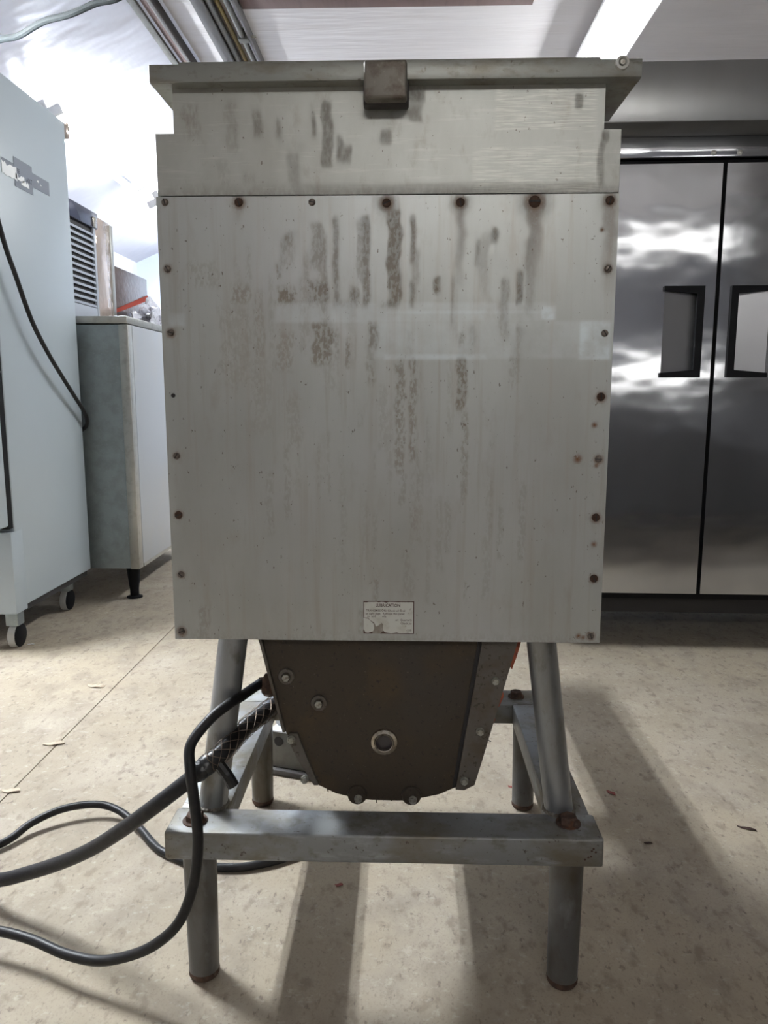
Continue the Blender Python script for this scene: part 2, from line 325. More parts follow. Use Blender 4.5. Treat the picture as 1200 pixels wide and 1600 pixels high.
# ------------------------------------------------------------------ the mixer grinder
mg = thing('meat_mixer_grinder', 'large worn stainless steel meat mixer grinder standing on a tubular base frame', 'machine', (0,.25,0))
def painted(nx, nz, x0, x1, z0, z1, y, depth, rects, blobs, drips, brights, edge=0):
    """sheet with thickness whose front is a fine grid carrying the 'dirt' colour attribute (grime, rust, residue)"""
    xs = np.linspace(x0, x1, nx); zs = np.linspace(z0, z1, nz); X, Z = np.meshgrid(xs, zs)
    g = np.zeros_like(X); r = np.zeros_like(X); b = np.zeros_like(X)
    def soft(X, a, c, s): return np.clip((X-a)/s+.5, 0, 1)*np.clip((c-X)/s+.5, 0, 1)
    wob = .004*np.sin(Z*90)+.003*np.sin(Z*217+1)
    for a, zt, c, zb, k in rects: g = np.maximum(g, k*soft(X+wob*(c-a)/.02*.5, a, c, .003)*soft(Z, zb, zt, .010))
    for a, zt, c, zb, k in drips:
        f = np.clip((zt-Z)/(zt-zb), 0, 1); s = soft(X+.5*wob, a+(c-a)*.15, c-(c-a)*.15, .009)*soft(Z, zb, zt, .012)*(1-.75*f)
        r = np.maximum(r, .50*k*s); g = np.maximum(g, .22*k*s)
    for cx, cz, R in blobs:
        d = np.hypot(X-cx, Z-cz); r = np.maximum(r, np.clip(1.25-d/R, 0, 1)); g = np.maximum(g, .3*np.clip(1.5-d/(R*1.5), 0, 1))
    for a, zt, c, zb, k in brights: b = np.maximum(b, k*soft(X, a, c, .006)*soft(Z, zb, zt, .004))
    if edge: g = np.maximum(g, edge*np.clip(1-(Z-z0)/.018, 0, 1))
    v = [(a, y, c) for c in zs for a in xs]; f = []
    for i in range(nz-1):
        for j in range(nx-1):
            q = i*nx+j; f.append((q, q+1, q+nx+1, q+nx))
    n = len(v); cor = [0, nx-1, nx*nz-1, nx*(nz-1)]
    v += [(v[c][0], y+depth, v[c][2]) for c in cor]
    rim = [list(range(0,nx)), list(range(nx-1, nx*nz, nx)), list(range(nx*nz-1, nx*(nz-1)-1, -1)), list(range(nx*(nz-1), -1, -nx))]
    for k in range(4): f.append(tuple(rim[k][::-1] + [n+k, n+(k+1) % 4]))
    f.append((n+3, n+2, n+1, n))
    me = bpy.data.meshes.new('sheet'); me.from_pydata([(a-ORG[mg.name].x, c-ORG[mg.name].y, e-ORG[mg.name].z) for a, c, e in v], [], f)
    at = me.color_attributes.new('dirt', 'FLOAT_COLOR', 'POINT')
    col = np.zeros((len(v), 4), 'f'); col[:n,0] = .75*g.ravel(); col[:n,1] = r.ravel(); col[:n,2] = b.ravel(); col[:,3] = 1
    at.data.foreach_set('color', col.ravel()); return me
SCREWS = [(-.3198,1.2192,0),(-.2134,1.2185,1),(-.1084,1.2178,0),(-.0021,1.2161,1),(.1026,1.2163,1),(.2076,1.2164,2),(.313,1.2174,1),(-.3202,1.1269,0),(-.3193,1.0367,0),(-.3183,.8554,0),(-.3191,.7653,1),(-.319,.672,0),(-.3217,.5816,0),(.3144,1.124,0),(.3138,1.0344,0),(.3122,.9435,1),(.3123,.8522,0),(.3122,.7644,1),(.3133,.6705,1),(.3122,.5794,0)]
STREAKS = [(-.098,1.1712,-.0886,1.0178,.5),(-.0792,1.1975,-.0712,1.0726,.6),(-.037,1.1972,-.0263,1.0725,.7),(-.0003,1.2057,.0184,1.0724,.9),(-.2298,1.1049,-.2024,1.0776,.7),(-.1953,1.0957,-.1808,.9995,.45),(-.1624,1.1001,-.1366,1.0774,1),(-.1174,1.1089,-.0879,1.0772,.9),(-.1629,1.0364,-.1384,.9809,.5),(-.1108,1.05,-.0814,.9901,.9),(-.0771,1.0408,-.0718,.9994,.7),(-.0622,1.027,-.0549,.9854,.7),(-.0283,1.0498,-.0152,1.0131,.9),(-.0312,1.0039,-.02,.9622,.5),(.0111,.9993,.025,.8293,.75),(.0318,.9992,.0422,.8486,.8),(.1012,.9991,.1155,.9247,1),(.1089,.9247,.1187,.7908,.55),(.0421,.8678,.0474,.7808,.4),(.0173,.8293,.0271,.7807,.5),(.0326,1.1967,.0394,1.135,.7),(.0313,1.1083,.0389,1.0723,.6),(.0654,1.1126,.0749,1.092,1),(.1469,1.1803,.1564,1.1627,.7),(.1849,1.121,.1934,1.0763,.8),(.1026,1.0358,.1112,1.0175,.6),(.1168,.6671,.1213,.6317,.5),(-.245,1.0732,-.2008,.9622,.3),(-.2045,.9995,-.1738,.8865,.22),(-.285,1.1366,-.2441,1.1004,.35),(-.1486,.9434,-.1289,.8674,.35),(-.0215,.6711,-.0127,.6255,.5),(-.0233,.7706,-.0156,.7113,.35),(.0235,.7115,.0337,.6412,.35),(.0344,.6816,.0415,.6412,.4),(-.1497,1.1759,-.1427,1.1537,.7),(-.1423,1.1759,-.1371,1.1537,.6),(-.1617,1.1342,-.1547,1.1136,.7),(-.1106,1.1889,-.0939,1.1267,.5),(-.0569,1.0997,-.0431,1.0771,.7),(.0329,.7807,.0429,.7414,.5),(-.1155,.5835,-.0907,.5682,.4),(-.0454,.6201,-.0337,.5791,.5),(-.2949,.6231,-.2768,.5664,.5),(.1089,.8631,.1209,.8296,.7),(.1515,.8775,.1583,.868,.5)]
UP = [(-.2312,1.3533,-.2132,1.2852,.35),(-.1908,1.3403,-.178,1.3062,.6),(-.1593,1.3273,-.1507,1.306,.5),(-.0929,1.3519,-.0785,1.2669,.7),(-.1076,1.3352,-.1026,1.3055,.7),(-.0718,1.3053,-.0648,1.2753,.7),(-.0628,1.2924,-.0512,1.2709,.6),(-.0112,1.3132,.0032,1.2961,.5),(.021,1.3716,.0524,1.3504,.7),(-.2904,1.3497,-.2674,1.3071,.5),(-.2428,1.2768,-.2258,1.2334,.3),(-.2067,1.2593,-.189,1.2331,.3),(.2609,1.3565,.2703,1.3415,.9),(.2982,1.3086,.3077,1.2959,.95),(.2943,1.2977,.3034,1.2295,.5),(.03,1.3464,.0481,1.3253,.5),(-.142,1.2846,-.1247,1.2327,.3)]
RUST = [(-.2134,1.2176,.0095),(-.0021,1.2153,.0104),(.1026,1.2154,.0095),(.2077,1.2156,.0143),(.313,1.2165,.0095),(-.3199,1.2184,.0047),(-.3202,1.1269,.0066),(-.3194,1.0358,.0076),(-.3183,.8554,.0057),(-.3191,.7653,.0076),(-.319,.672,.0066),(-.3217,.5805,.0086),(.3144,1.124,.0066),(.3122,.9426,.0086),(.3124,.8512,.0076),(.3123,.7634,.0086),(.3133,.6695,.0076),(.3122,.5794,.0076),(.3046,.9023,.0047),(.2821,.8521,.0066),(.3099,.8426,.0038),(.3111,.7232,.0047),(.2936,.5792,.0047),(.3005,.5772,.0038),(.3039,1.1776,.0029)]
DRIP = [(.0972,1.2094,.1108,1.099,.5),(.1961,1.2087,.221,1.165,.9),(.1909,1.1695,.2247,1.1075,.4),(.3024,1.2123,.3278,1.0893,.5),(-.221,1.2115,-.2068,1.1895,.6)]
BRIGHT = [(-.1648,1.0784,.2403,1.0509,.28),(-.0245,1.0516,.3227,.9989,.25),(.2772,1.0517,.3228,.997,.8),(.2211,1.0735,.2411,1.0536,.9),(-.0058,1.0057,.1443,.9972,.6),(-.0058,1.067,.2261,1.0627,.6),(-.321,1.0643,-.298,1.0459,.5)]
for k in range(70):   # the many faint runs of grime between the strong ones
    x = rng.uniform(-.24, .2); zt = rng.uniform(.75, 1.2); STREAKS.append((x, zt, x+rng.uniform(.003,.014), zt-rng.uniform(.02,.14), rng.uniform(.12,.4)))
for k in range(26): STREAKS.append((-.165+k*.0062, 1.0795, -.165+k*.0062+rng.uniform(.002,.005), 1.0745, rng.choice([0, 1, 1])*1.))   # dirt caught on the tape's edge
def part_from(name, me, m, parent):
    me.materials.append(m); o = bpy.data.objects.new(name, me); COL.objects.link(o); o.parent = parent; ORG[o.name] = ORG[parent.name].copy(); return o
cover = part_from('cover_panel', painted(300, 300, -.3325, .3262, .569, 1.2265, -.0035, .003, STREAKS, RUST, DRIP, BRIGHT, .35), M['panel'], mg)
cover['label'] = 'streaked rust-stained steel cover panel held by screws'
upA = part_from('upper_panel', painted(260, 60, -.330, .325, 1.2285, 1.312, -.002, .003, [u for u in UP if u[3] < 1.312] + [(.30,1.312,.325,1.2285,.12)], [], [], [(.12,1.29,.30,1.2285,.7)], .5), M['upper'], mg)
upB = part_from('upper_panel', painted(240, 40, -.3035, .301, 1.312, 1.374, -.002, .003, [u for u in UP if u[1] > 1.312], [], [], [(.15,1.372,.29,1.312,.8)]), M['upper'], mg)
# body behind the sheets
obj('body_shell', box(B(), -.332, .327, .0015, .50, .572, 1.311, .003), M['rim'], mg)
obj('mixing_hopper', box(B(), -.3035, .301, .0015, .56, 1.311, 1.372, .002), M['rim'], mg)
# screws: domed slotted heads
def screw_me(name, m, r):
    bm = lathe(B(), (0,0,0), (0,-1,0), [(r,0), (r*.95,.0015), (r*.7,.003), (r*.2,.0036), (0,.0036)], 16)
    a = rng.uniform(0, PI)
    s = box(B(), -r*.85, r*.85, -.0042, -.0030, -r*.12, r*.12); s.transform(Matrix.Rotation(a, 4, 'Y'))
    tmp = bpy.data.meshes.new('t'); s.to_mesh(tmp); s.free(); bm.from_mesh(tmp); bpy.data.meshes.remove(tmp)
    me = new_mesh(name, bm, [m, M['dark']])
    for p in list(me.polygons)[-6:]: p.material_index = 1
    return me
smes = [screw_me('screw', M['screw'], .0052), screw_me('screw', M['screw_rust'], .0062), screw_me('screw', M['screw_rust'], .0085)]
for x, z, k in SCREWS: inst('screw', smes[k], cover, (x, -.0035, z), (0, rng.uniform(0, 3), 0))
obj('screw_hole', lathe(B(), (-.3194,-.0038,.9453), (0,-1,0), [(0,0), (.0032,0), (.0032,.0006), (0,.0006)], 14), M['dark'], cover)
# rim, lid, latch block
bm = B(); box(bm, -.3285, .3435, -.025, -.0205, 1.371, 1.3945, .0015); obj('rim_front', bm, M['rim'], mg)
bm = B(); box(bm, -.3285, .3435, -.0205, -.0022, 1.3712, 1.3755); obj('rim_underside', bm, M['rim'], mg)
bm = B(); box(bm, -.3285, -.3037, -.0020, .58, 1.3712, 1.3930, .001); obj('rim_side', bm, M['rim'], mg)
bm = B(); box(bm, .3013, .3435, -.0020, .150, 1.3712, 1.3930, .001); obj('rim_side', bm, M['rim'], mg)
bm = B(); box(bm, .3013, .314, .125, .150, 1.360, 1.3712, .001); obj('rim_tab', bm, M['rim'], mg)
bm = B(); box(bm, -.292, .292, -.010, .57, 1.376, 1.4035, .003)
obj('lid', bm, M['rim'], mg)
lb = obj('latch_block', box(B(), -.0315, .0265, -.048, -.0252, 1.340, 1.3885, .004, 3), M['block'], mg)
lb['label'] = 'brown grimy latch block at the middle of the rim'
obj('latch_plate', box(B(), -.0335, .0290, -.0252, -.0056, 1.3385, 1.3705, .003), M['beamdark'], mg)
bm = lathe(B(), (.3155,-.025,1.388), (0,-1,0), [(.0045,.0), (.0045,.004), (.006,.006), (.0088,.005), (.0095,0)], 20)
hb = obj('hinge_bolt', bm, M['glintbolt'], mg); hb['label'] = 'bright ring-headed bolt at the right end of the rim'
obj('hinge_bolt_core', cyl(B(), (.3155,-.025,1.388), (.3155,-.031,1.388), .0035, n=10), M['bolt'], hb)
# instruction label
LX0, LX1, LZ0, LZ1 = -.0375, .0409, .5805, .6325
lab = obj('lubrication_label', box(B(), LX0, LX1, -.0040, -.0036, LZ0, LZ1), M['labeldark'], mg, smooth=False)
lab['label'] = 'small torn white lubrication instruction label'
rg = np.random.default_rng(3)
top = [(LX0+.0012+k*.0038, LZ1-.0012-abs(rg.normal(0,.0004))) for k in range(20)]
bot = [(LX1-.0014, LZ0+.0012)] + [(LX1-.006-k*.0035, LZ0+.0012+abs(rg.normal(0,.0006))) for k in range(7)]
tear = [(.0055,.5815),(-.004,.583),(-.0075,.586),(-.0068,.595),(-.0095,.598),(-.014,.594),(-.018,.592),(-.0205,.598),(-.027,.602),(-.030,.606),(-.0363,.606)]
bm = prism(B(), top + [(LX1-.0014, LZ1-.0016)] + bot + tear, -.0043, -.0040); obj('label_face', bm, M['label'], lab, smooth=False)
bm = prism(B(), [(-.0372,.6055),(-.030,.6045),(-.0265,.601),(-.022,.597),(-.021,.589),(-.0225,.5845),(-.030,.582),(-.0345,.5825),(-.0372,.588)], -.0044, -.0040); obj('label_scrap', bm, M['label'], lab, smooth=False)
bm = prism(B(), [(-.022,.600),(-.010,.5985),(-.0066,.594),(-.0072,.585),(-.012,.5806),(-.024,.5806),(-.0215,.590)], -.00415, -.0040); obj('label_residue', bm, M['residue'], lab, smooth=False)
def text(name, s, size, x, y, z, m, parent, align='CENTER', bold=.0, sx=1.0):
    c = bpy.data.curves.new(name, 'FONT'); c.body = s; c.size = size; c.align_x = align; c.extrude = .00008; c.offset = bold; c.resolution_u = 2
    o = bpy.data.objects.new(name, c); COL.objects.link(o)
    me = bpy.data.meshes.new_from_object(o.evaluated_get(bpy.context.evaluated_depsgraph_get())); bpy.data.objects.remove(o); bpy.data.curves.remove(c)
    me.transform(Matrix.Rotation(PI/2, 4, 'X') @ Matrix.Scale(sx, 4, (1,0,0))); me.materials.append(m)
    me.name = name; return inst(name, me, parent, (x, y, z))
text('lettering', 'LUBRICATION', .0072, .0005, -.00438, .6235, M['ink'], lab, bold=.00018, sx=.82)
for s, x, z, al in (('TRANSMISSION: Check oil level', LX0+.004, .6160, 'LEFT'), ('at sight gage.  Remove this panel', LX0+.004, .6113, 'LEFT'), ('to  add        oils.', LX0+.006, .6070, 'LEFT'),
                    ('er:  Quarterly', LX1-.0035, .6012, 'RIGHT'), ('Check lu-', LX1-.0035, .5960, 'RIGHT'), ('-339', LX1-.004, .5848, 'RIGHT')):
    text('lettering', s, .0046, x, -.00438, z, M['ink'], lab, al, .00004, .98)

# gearbox under the body
GL = [(-.222,.612),(-.206,.547),(-.172,.396),(-.150,.345),(-.126,.303),(-.088,.284),(-.05,.2745),(-.03,.273),(.015,.2725),(.036,.2735),(.085,.285),(.112,.298),(.142,.3075),(.205,.548),(.222,.612)]
gb = obj('gearbox', prism(B(), GL, .05, .44), M['gear'], mg)
gb['label'] = 'brown greasy gearbox housing under the body'
bm = prism(B(), [(.158,.600),(.112,.2985),(.126,.2975),(.143,.307),(.156,.355),(.206,.548),(.220,.600)], .0415, .0498); obj('right_flange', bm, M['flange'], gb)
bm = prism(B(), [(-.168,.385),(-.163,.3925),(-.150,.392),(-.139,.360),(-.117,.302),(-.124,.3015),(-.150,.345)], .043, .0498); obj('left_flange', bm, M['flange'], gb)
bm = prism(B(), [(-.224,.612),(-.2085,.547),(-.1745,.396),(-.170,.396),(-.204,.547),(-.2195,.612)], .040, .0498); obj('edge_strip', bm, M['flange'], gb)
bm = prism(B(), [(.158,.600),(.1520,.600),(.1065,.2990),(.1115,.2985)], .0475, .0499); obj('groove', bm, M['dark'], gb)
for x in (-.052, .0385):
    obj('bolt_boss', lathe(B(), (x,.0498,.2835), (0,-1,0), [(.0165,0), (.0160,.005), (.0145,.0065), (0,.0065)], 20), M['gear'], gb)
def washer_bolt(me_name, r, hex_r, h):
    bm = lathe(B(), (0,0,0), (0,-1,0), [(0,0),(r,0),(r,.0018),(r*.92,.0026),(0,.0026)], 22); hexbolt(bm, (0,-.0026,0), (0,-1,0), hex_r, h)
    return new_mesh(me_name, bm, M['bolt'])
wb = washer_bolt('bolt', .0068, .0060, .0045)
for x, z, y in ((.1735,.4885,.0415),(.1505,.4015,.0415),(.1260,.3145,.0415),(-.1605,.3825,.043),(-.1395,.3125,.043),(-.050,.2790,.0433),(.041,.2785,.0433)):
    inst('bolt', wb, gb, (x, y, z), (0, rng.uniform(0, 1), 0))
def plug_bolt(r):
    bm = lathe(B(), (0,0,0), (0,-1,0), [(0,0),(r,0),(r,.003),(r*.93,.0045),(r*.62,.0045),(r*.60,.003),(r*.55,.003),(r*.53,.0075),(r*.45,.009),(0,.009)], 28)
    return new_mesh('plug', bm, M['flange'])
pb = plug_bolt(.0135)
for x, z in ((-.1675,.4895),(-.1145,.4445)):
    o = inst('plug', pb, gb, (x, .05, z));
pcap = hexbolt(B(), (0,0,0), (0,-1,0), .0064, .003); pme = new_mesh('plug_head', pcap, M['bolt'])
for x, z in ((-.1675,.4895),(-.1145,.4445)): inst('plug_head', pme, gb, (x, .0412, z))
sg = obj('sight_glass_bezel', lathe(B(), (-.007,.05,.378), (0,-1,0), [(.0135,.002),(.0135,.0085),(.0148,.0095),(.0155,.0085),(.0165,.0070),(.0215,.0055),(.0225,.003),(.0225,0)], 36), M['chrome'], gb)
sg['label'] = 'worn chrome ring of the round oil sight glass'
obj('sight_glass', lathe(B(), (-.007,.05,.378), (0,-1,0), [(0,.0025),(.010,.0022),(.0136,.0012),(.0136,0)], 28), M['glass'], gb)
# orange sealant pressed out along the right flange, hanging crumbs of grease
def ragged(pts, y0, y1, amp, seed):
    r = np.random.default_rng(seed); out = []
    for a, b in pts: out.append((a + r.normal(0, amp), b + r.normal(0, amp)))
    return prism(B(), out, y0, y1)
bm = ragged([(.196,.51),(.2085,.555),(.2085,.575),(.2165,.575),(.2185,.562),(.2155,.551),(.213,.538),(.209,.523),(.2045,.512),(.2025,.503)], .056, .075, .0008, 1); obj('sealant', bm, M['sealant'], gb)
bm = ragged([(.176,.445),(.181,.463),(.188,.461),(.1895,.455),(.186,.448),(.1825,.440),(.178,.434)], .056, .07, .0006, 2); obj('sealant', bm, M['sealant'], gb)
bm = ragged([(.166,.40),(.172,.430),(.1765,.428),(.1765,.415),(.172,.403)], .056, .064, .0006, 4); obj('sealant', bm, M['sealant'], gb)
for x, z, l in ((-.103,.2885,.006),(-.021,.2728,.009),(.004,.272,.004),(-.009,.2725,.003)):
    obj('grease_drip', tube(B(), [(x,.056,z+.004), (x+.0006,.056,z-l*.5), (x+.0016,.056,z-l)], lambda t: .0016*(1-.7*t), 6, 3), M['gear'], gb)
tubepts = [(.1585,.055,.392),(.162,.054,.386),(.167,.053,.380),(.170,.053,.3785)]
obj('wire_end', tube(B(), tubepts, .0007, 5, 3), M['dark'], gb)
# cable fittings on the gearbox's left side
cf = obj('cable_gland', lathe(B(), (-.178,.095,.4535), (-1,0,.13), [(0,0),(.013,0),(.013,.015),(.0185,.016),(.0185,.033),(.0165,.037),(.011,.039),(.009,.046),(0,.046)], 16), M['rustfoot'], mg)
cf['label'] = 'rusty brown cable gland on the gearbox side'
cf2 = obj('cable_gland', lathe(B(), (-.160,.18,.395), (-1,0,.05), [(0,0),(.014,0),(.014,.014),(.0235,.015),(.0235,.027),(.021,.030),(.014,.032),(0,.032)], 20), M['bolt'], mg)
# unseen grinding head behind the gearbox, placed and sized for its floor shadow
obj('grinding_head', cyl(B(), (.075,.44,.475), (.075,1.22,.475), .056, n=32, bev=.006), M['frame'], mg)
obj('grinding_ring', cyl(B(), (.075,1.16,.475), (.075,1.24,.475), .062, n=32, bev=.006), M['frame'], mg)

# base frame: square-section beams, four round legs, two leaning posts
Z0, Z1 = .2255, .2722
fb = obj('front_beam', box(B(), -.348, .334, -.055, .0185, Z0, Z1, .004, 3), M['frame'], mg)
rb = obj('rear_beam', box(B(), -.3355, .3215, .462, .545, Z0, Z1, .004, 3), M['frame'], mg)
obj('side_beam', box(B(), -.3420, -.2635, .0185, .462, Z0, Z1-.0004, .003), M['frame'], mg)
obj('side_beam', box(B(), .2635, .3280, .0185, .462, Z0, Z1-.0004, .003), M['frame'], mg)
for x, y in ((-.302,-.0215),(.285,-.0215),(-.305,.515),(.300,.515)):
    lg = obj('leg', cyl(B(), (x,y,.012), (x,y,Z0+.001), .0245, .0268, 28), M['leg'], mg)
    obj('rusty_foot', lathe(B(), (x,y,0), (0,0,1), [(0,0),(.019,0),(.0225,.002),(.0248,.006),(.0252,.0105),(.0246,.0135)], 28), M['rustfoot'], lg)
for x0, x1 in ((-.292,-.243), (.281,.238)):
    po = obj('support_post', cyl(B(), (x0,.031,Z1-.002), (x1,.031,.60), .0232, n=32), M['post'], mg)
    bm = B(); n = 26
    for k in range(n):
        a = 2*PI*k/n; rr = .0035+.002*rng.random(); bmesh.ops.create_icosphere(bm, subdivisions=1, radius=rr, matrix=Matrix.Translation((x0+.0235*math.cos(a), .031+.0235*math.sin(a), Z1+.001)))
    wd = obj('weld_bead', bm, M['block'], po)
for x, y, r, mm in ((-.308,-.020,.0145,'rustfoot'),(.288,-.010,.0145,'rustfoot'),(-.278,.505,.0135,'rustfoot'),(.277,.505,.0135,'rustfoot')):
    bm = hexbolt(B(), (x,y,Z1+.0015), (0,0,1), r, .012); lathe(bm, (x,y,Z1), (0,0,1), [(0,0),(r*1.35,0),(r*1.35,.002),(0,.002)], 20)
    obj('frame_bolt', bm, M[mm], mg)
for x, z in ((.318,.257),(.3155,.2535),(.3215,.2515),(.3105,.2425),(.3145,.244),(.3055,.239)):
    obj('rust_pit', lathe(B(), (x,-.0551,z), (0,-1,0), [(.0018,0),(.001,.0004),(0,.0005)], 8), M['screw_rust'], fb)

# ------------------------------------------------------------------ cables
thick = [(-.190,.18,.3955),(-.207,.17,.392),(-.220,.115,.396),(-.242,.05,.395),(-.262,-.012,.385),(-.281,-.033,.3755),(-.314,-.042,.349),(-.370,-.032,.301),(-.436,0,.241),(-.509,.04,.179),(-.587,.08,.125),(-.662,.11,.084),(-.722,.13,.057),(-.80,.17,.030),(-.92,.25,.0135),(-1.06,.33,.0135),(-1.5,.30,.0135),(-2.0,.1,.0135),(-2.5,-.1,.0135)]
pc = obj('power_cable', tube(B(), thick, .0125, 14), M['rubber'], mg); pc['label'] = 'thick black power cable with braided wire grip running to the floor at left'
obj('braid_core', tube(B(), [Vector(p)+Vector((0,-.001,0)) for p in thick[1:6]], .0150, 12), M['tape'], pc)
bm = B(); path = smooth_path(thick[1:6], 14)
for hnd in (-1, 1):
    for k in range(6):
        pts = []; u = None
        for i, p in enumerate(path[::1]):
            d = (path[min(i+1,len(path)-1)]-path[max(i-1,0)]).normalized()
            if u is None: u = frame_of(d)[0]
            u = (u-d*u.dot(d)).normalized(); v = d.cross(u); a = 2*PI*k/6 + hnd*i*.19
            pts.append(p + (u*math.cos(a)+v*math.sin(a))*.0162)
        tube(bm, pts, .00055, 4, 1)
go = obj('wire_grip', bm, M['mesh'], pc); go['kind'] = 'stuff'
bm = B()
for k, (a, b) in enumerate((((-.274,-.027,.379),(-.287,-.036,.3705)), ((-.283,-.034,.3735),(-.297,-.039,.3625)), ((-.2935,-.038,.3655),(-.300,-.040,.360)))): cyl(bm, a, b, .0165-.001*k, n=16, bev=.002)
obj('tape_wrap', bm, M['tape'], pc)
bm = tube(B(), [(-.268,-.028,.378),(-.258,-.032,.368),(-.249,-.034,.356),(-.241,-.034,.341)], .0095, 10)
o = obj('cable_tail', bm, M['tape'], pc); o['label'] = 'short stub of black tubing hanging from the tape wrap'
thin = [(-.219,.095,.459),(-.226,.062,.463),(-.236,.02,.466),(-.251,-.013,.465),(-.273,-.038,.452),(-.296,-.065,.424),(-.293,-.085,.396),(-.286,-.095,.350),(-.281,-.1,.291),(-.290,-.1,.218),(-.315,-.1,.153),(-.360,-.09,.104),(-.412,-.075,.071),(-.465,-.06,.051),(-.526,-.04,.046),(-.594,-.01,.046),(-.659,.01,.045),(-.74,.03,.035),(-.85,.06,.0095),(-.98,.09,.0085),(-1.3,.02,.0085),(-1.8,-.1,.0085),(-2.5,-.3,.0085)]
cc = obj('control_cable', tube(B(), thin, .0083, 12), M['rubber'], mg); cc['label'] = 'thin black cable looping down in front of the base frame'
fc = [(-2.5,-.45,.0085),(-1.7,-.30,.0085),(-1.15,-.05,.0085),(-1.03,.03,.0085),(-.93,.20,.012),(-.822,.311,.012),(-.786,.377,.022),(-.736,.422,.030),(-.671,.443,.030),(-.616,.431,.024),(-.557,.387,.014),(-.501,.326,.0085),(-.47,.299,.0085),(-.401,.262,.0085),(-.33,.252,.0085),(-.27,.262,.0085),(-.2,.30,.0085),(-.16,.36,.0085)]
tag(obj('floor_cord', tube(B(), fc, .0083, 12), M['rubber']), 'black cord lying on the floor, arching left of the base frame', 'cable')

# ------------------------------------------------------------------ small housing on the floor behind
hx = thing('metal_housing', 'low grey metal housing with white top on the floor behind the gearbox', 'box', (-.255,.64,0), math.radians(-17))
obj('side_panel', box(B(), -.055,.16,0,.16,.018,.112,.003), M['boxgrey'], hx, local=True)
bm = B(); box(bm, -.057,.162,-.004,.165,.1125,.118,.002); box(bm, -.057,.162,.02,.165,.118,.155,.01); obj('white_top', bm, M['boxwhite'], hx, local=True)
obj('base_rail', box(B(), -.058,.163,-.012,.168,.003,.017,.003), M['beamdark'], hx, local=True)
obj('cable_hole', lathe(B(), (-.035,-.0012,.088), (0,-1,0), [(0,.001),(.012,.001),(.012,0)], 16), M['dark'], hx, local=True)

# ------------------------------------------------------------------ stainless refrigerator at right
TH = math.radians(-1.3)
fr = thing('reach_in_refrigerator', 'stainless steel two door refrigerator behind the machine at right', 'refrigerator', (1.09,1.6,0), TH)
def L(name, bm, m, p=fr, **k): return obj(name, bm, m, p, local=True, **k)
L('cabinet', box(B(), -.655,.655,.062,.80,.226,1.79,.004), M['steel_dark'])
L('top_housing', box(B(), -.655,.655,-.14,.80,1.795,1.975,.004), M['steel_dark'])
L('header_panel', box(B(), -.655,.655,.0,.06,1.727,1.7945,.003), M['steel'])
sm = new_mesh('header_screw', lathe(B(), (0,0,0), (0,-1,0), [(.0095,0),(.0085,.003),(.0045,.0045),(.003,.003),(0,.003)], 18), M['glintbolt'])
for u in (-.042, .043):
    o = bpy.data.objects.new('header_screw', sm); COL.objects.link(o); o.parent = fr; o.location = (u, 0, 1.7405); ORG[o.name] = Vector((0,0,0))
L('gasket', box(B(), -.65,.65,.022,.062,.20,1.724), M['black'])
def hole_door(x0, x1, hx0, hx1, hz0, hz1, depth, toward):
    """door slab 0..0.02 with a wedge-shaped pocket sinking toward one side"""
    bm = B(); z0, z1, y0, y1 = .225, 1.708, 0, .021
    def q(*p): bm.faces.new([bm.verts.new(v) for v in p])
    for a, b, c, d in ((x0,hx0,z0,z1),(hx1,x1,z0,z1),(hx0,hx1,z0,hz0),(hx0,hx1,hz1,z1)): q((a,y0,c),(b,y0,c),(b,y0,d),(a,y0,d))
    q((x0,y1,z0),(x0,y1,z1),(x1,y1,z1),(x1,y1,z0))
    q((x0,y0,z0),(x0,y1,z0),(x1,y1,z0),(x1,y0,z0)); q((x0,y0,z1),(x1,y0,z1),(x1,y1,z1),(x0,y1,z1))
    q((x0,y0,z0),(x0,y0,z1),(x0,y1,z1),(x0,y1,z0)); q((x1,y0,z0),(x1,y1,z0),(x1,y1,z1),(x1,y0,z1))
    bmesh.ops.remove_doubles(bm, verts=bm.verts[:], dist=1e-5); return bm
def pocket(hx0, hx1, hz0, hz1, deep, toward):
    bm = B(); s = hx1 if toward > 0 else hx0; e = hx0 if toward > 0 else hx1
    def q(*p): bm.faces.new([bm.verts.new(v) for v in p])
    q((e,.0005,hz0),(s,deep,hz0+.012),(s,deep,hz1-.012),(e,.0005,hz1))
    q((e,.0005,hz0),(s,.0,hz0),(s,deep,hz0+.012)); q((e,.0005,hz1),(s,deep,hz1-.012),(s,0,hz1))
    bmesh.ops.remove_doubles(bm, verts=bm.verts[:], dist=1e-5); return bm
HZ0, HZ1 = 1.005, 1.306
for (x0, x1, hx0, hx1, tw, lab_) in ((-.645,-.0075,-.178,-.056,1,'left'), (.0065,.645,.056,.178,-1,'right')):
    d = L('door', hole_door(x0, x1, hx0, hx1, HZ0, HZ1, .03, tw), M['steel'], smooth=False)
    L('handle_pocket', pocket(hx0, hx1, HZ0, HZ1, .0195, tw), M['handle_pan'], d, smooth=False)
    s = hx1 if tw > 0 else hx0; e = hx0 if tw > 0 else hx1
    bm = B(); s2 = s + tw*.011; s1 = s - tw*.013
    prism(bm, [(e-tw*.004,HZ1+.004),(e-tw*.004,HZ1-.012),(s1,HZ1-.022),(s1,HZ0+.022),(e-tw*.004,HZ0+.012),(e-tw*.004,HZ0-.004),(s2,HZ0-.004),(s2,HZ1+.004)], -.010, .0)
    h = L('handle', bm, M['black'], d, smooth=False); h['label'] = 'black plastic bracket-shaped handle trim'
L('base_panel', box(B(), -.64,.64,.066,.79,.135,.225), M['dark'])
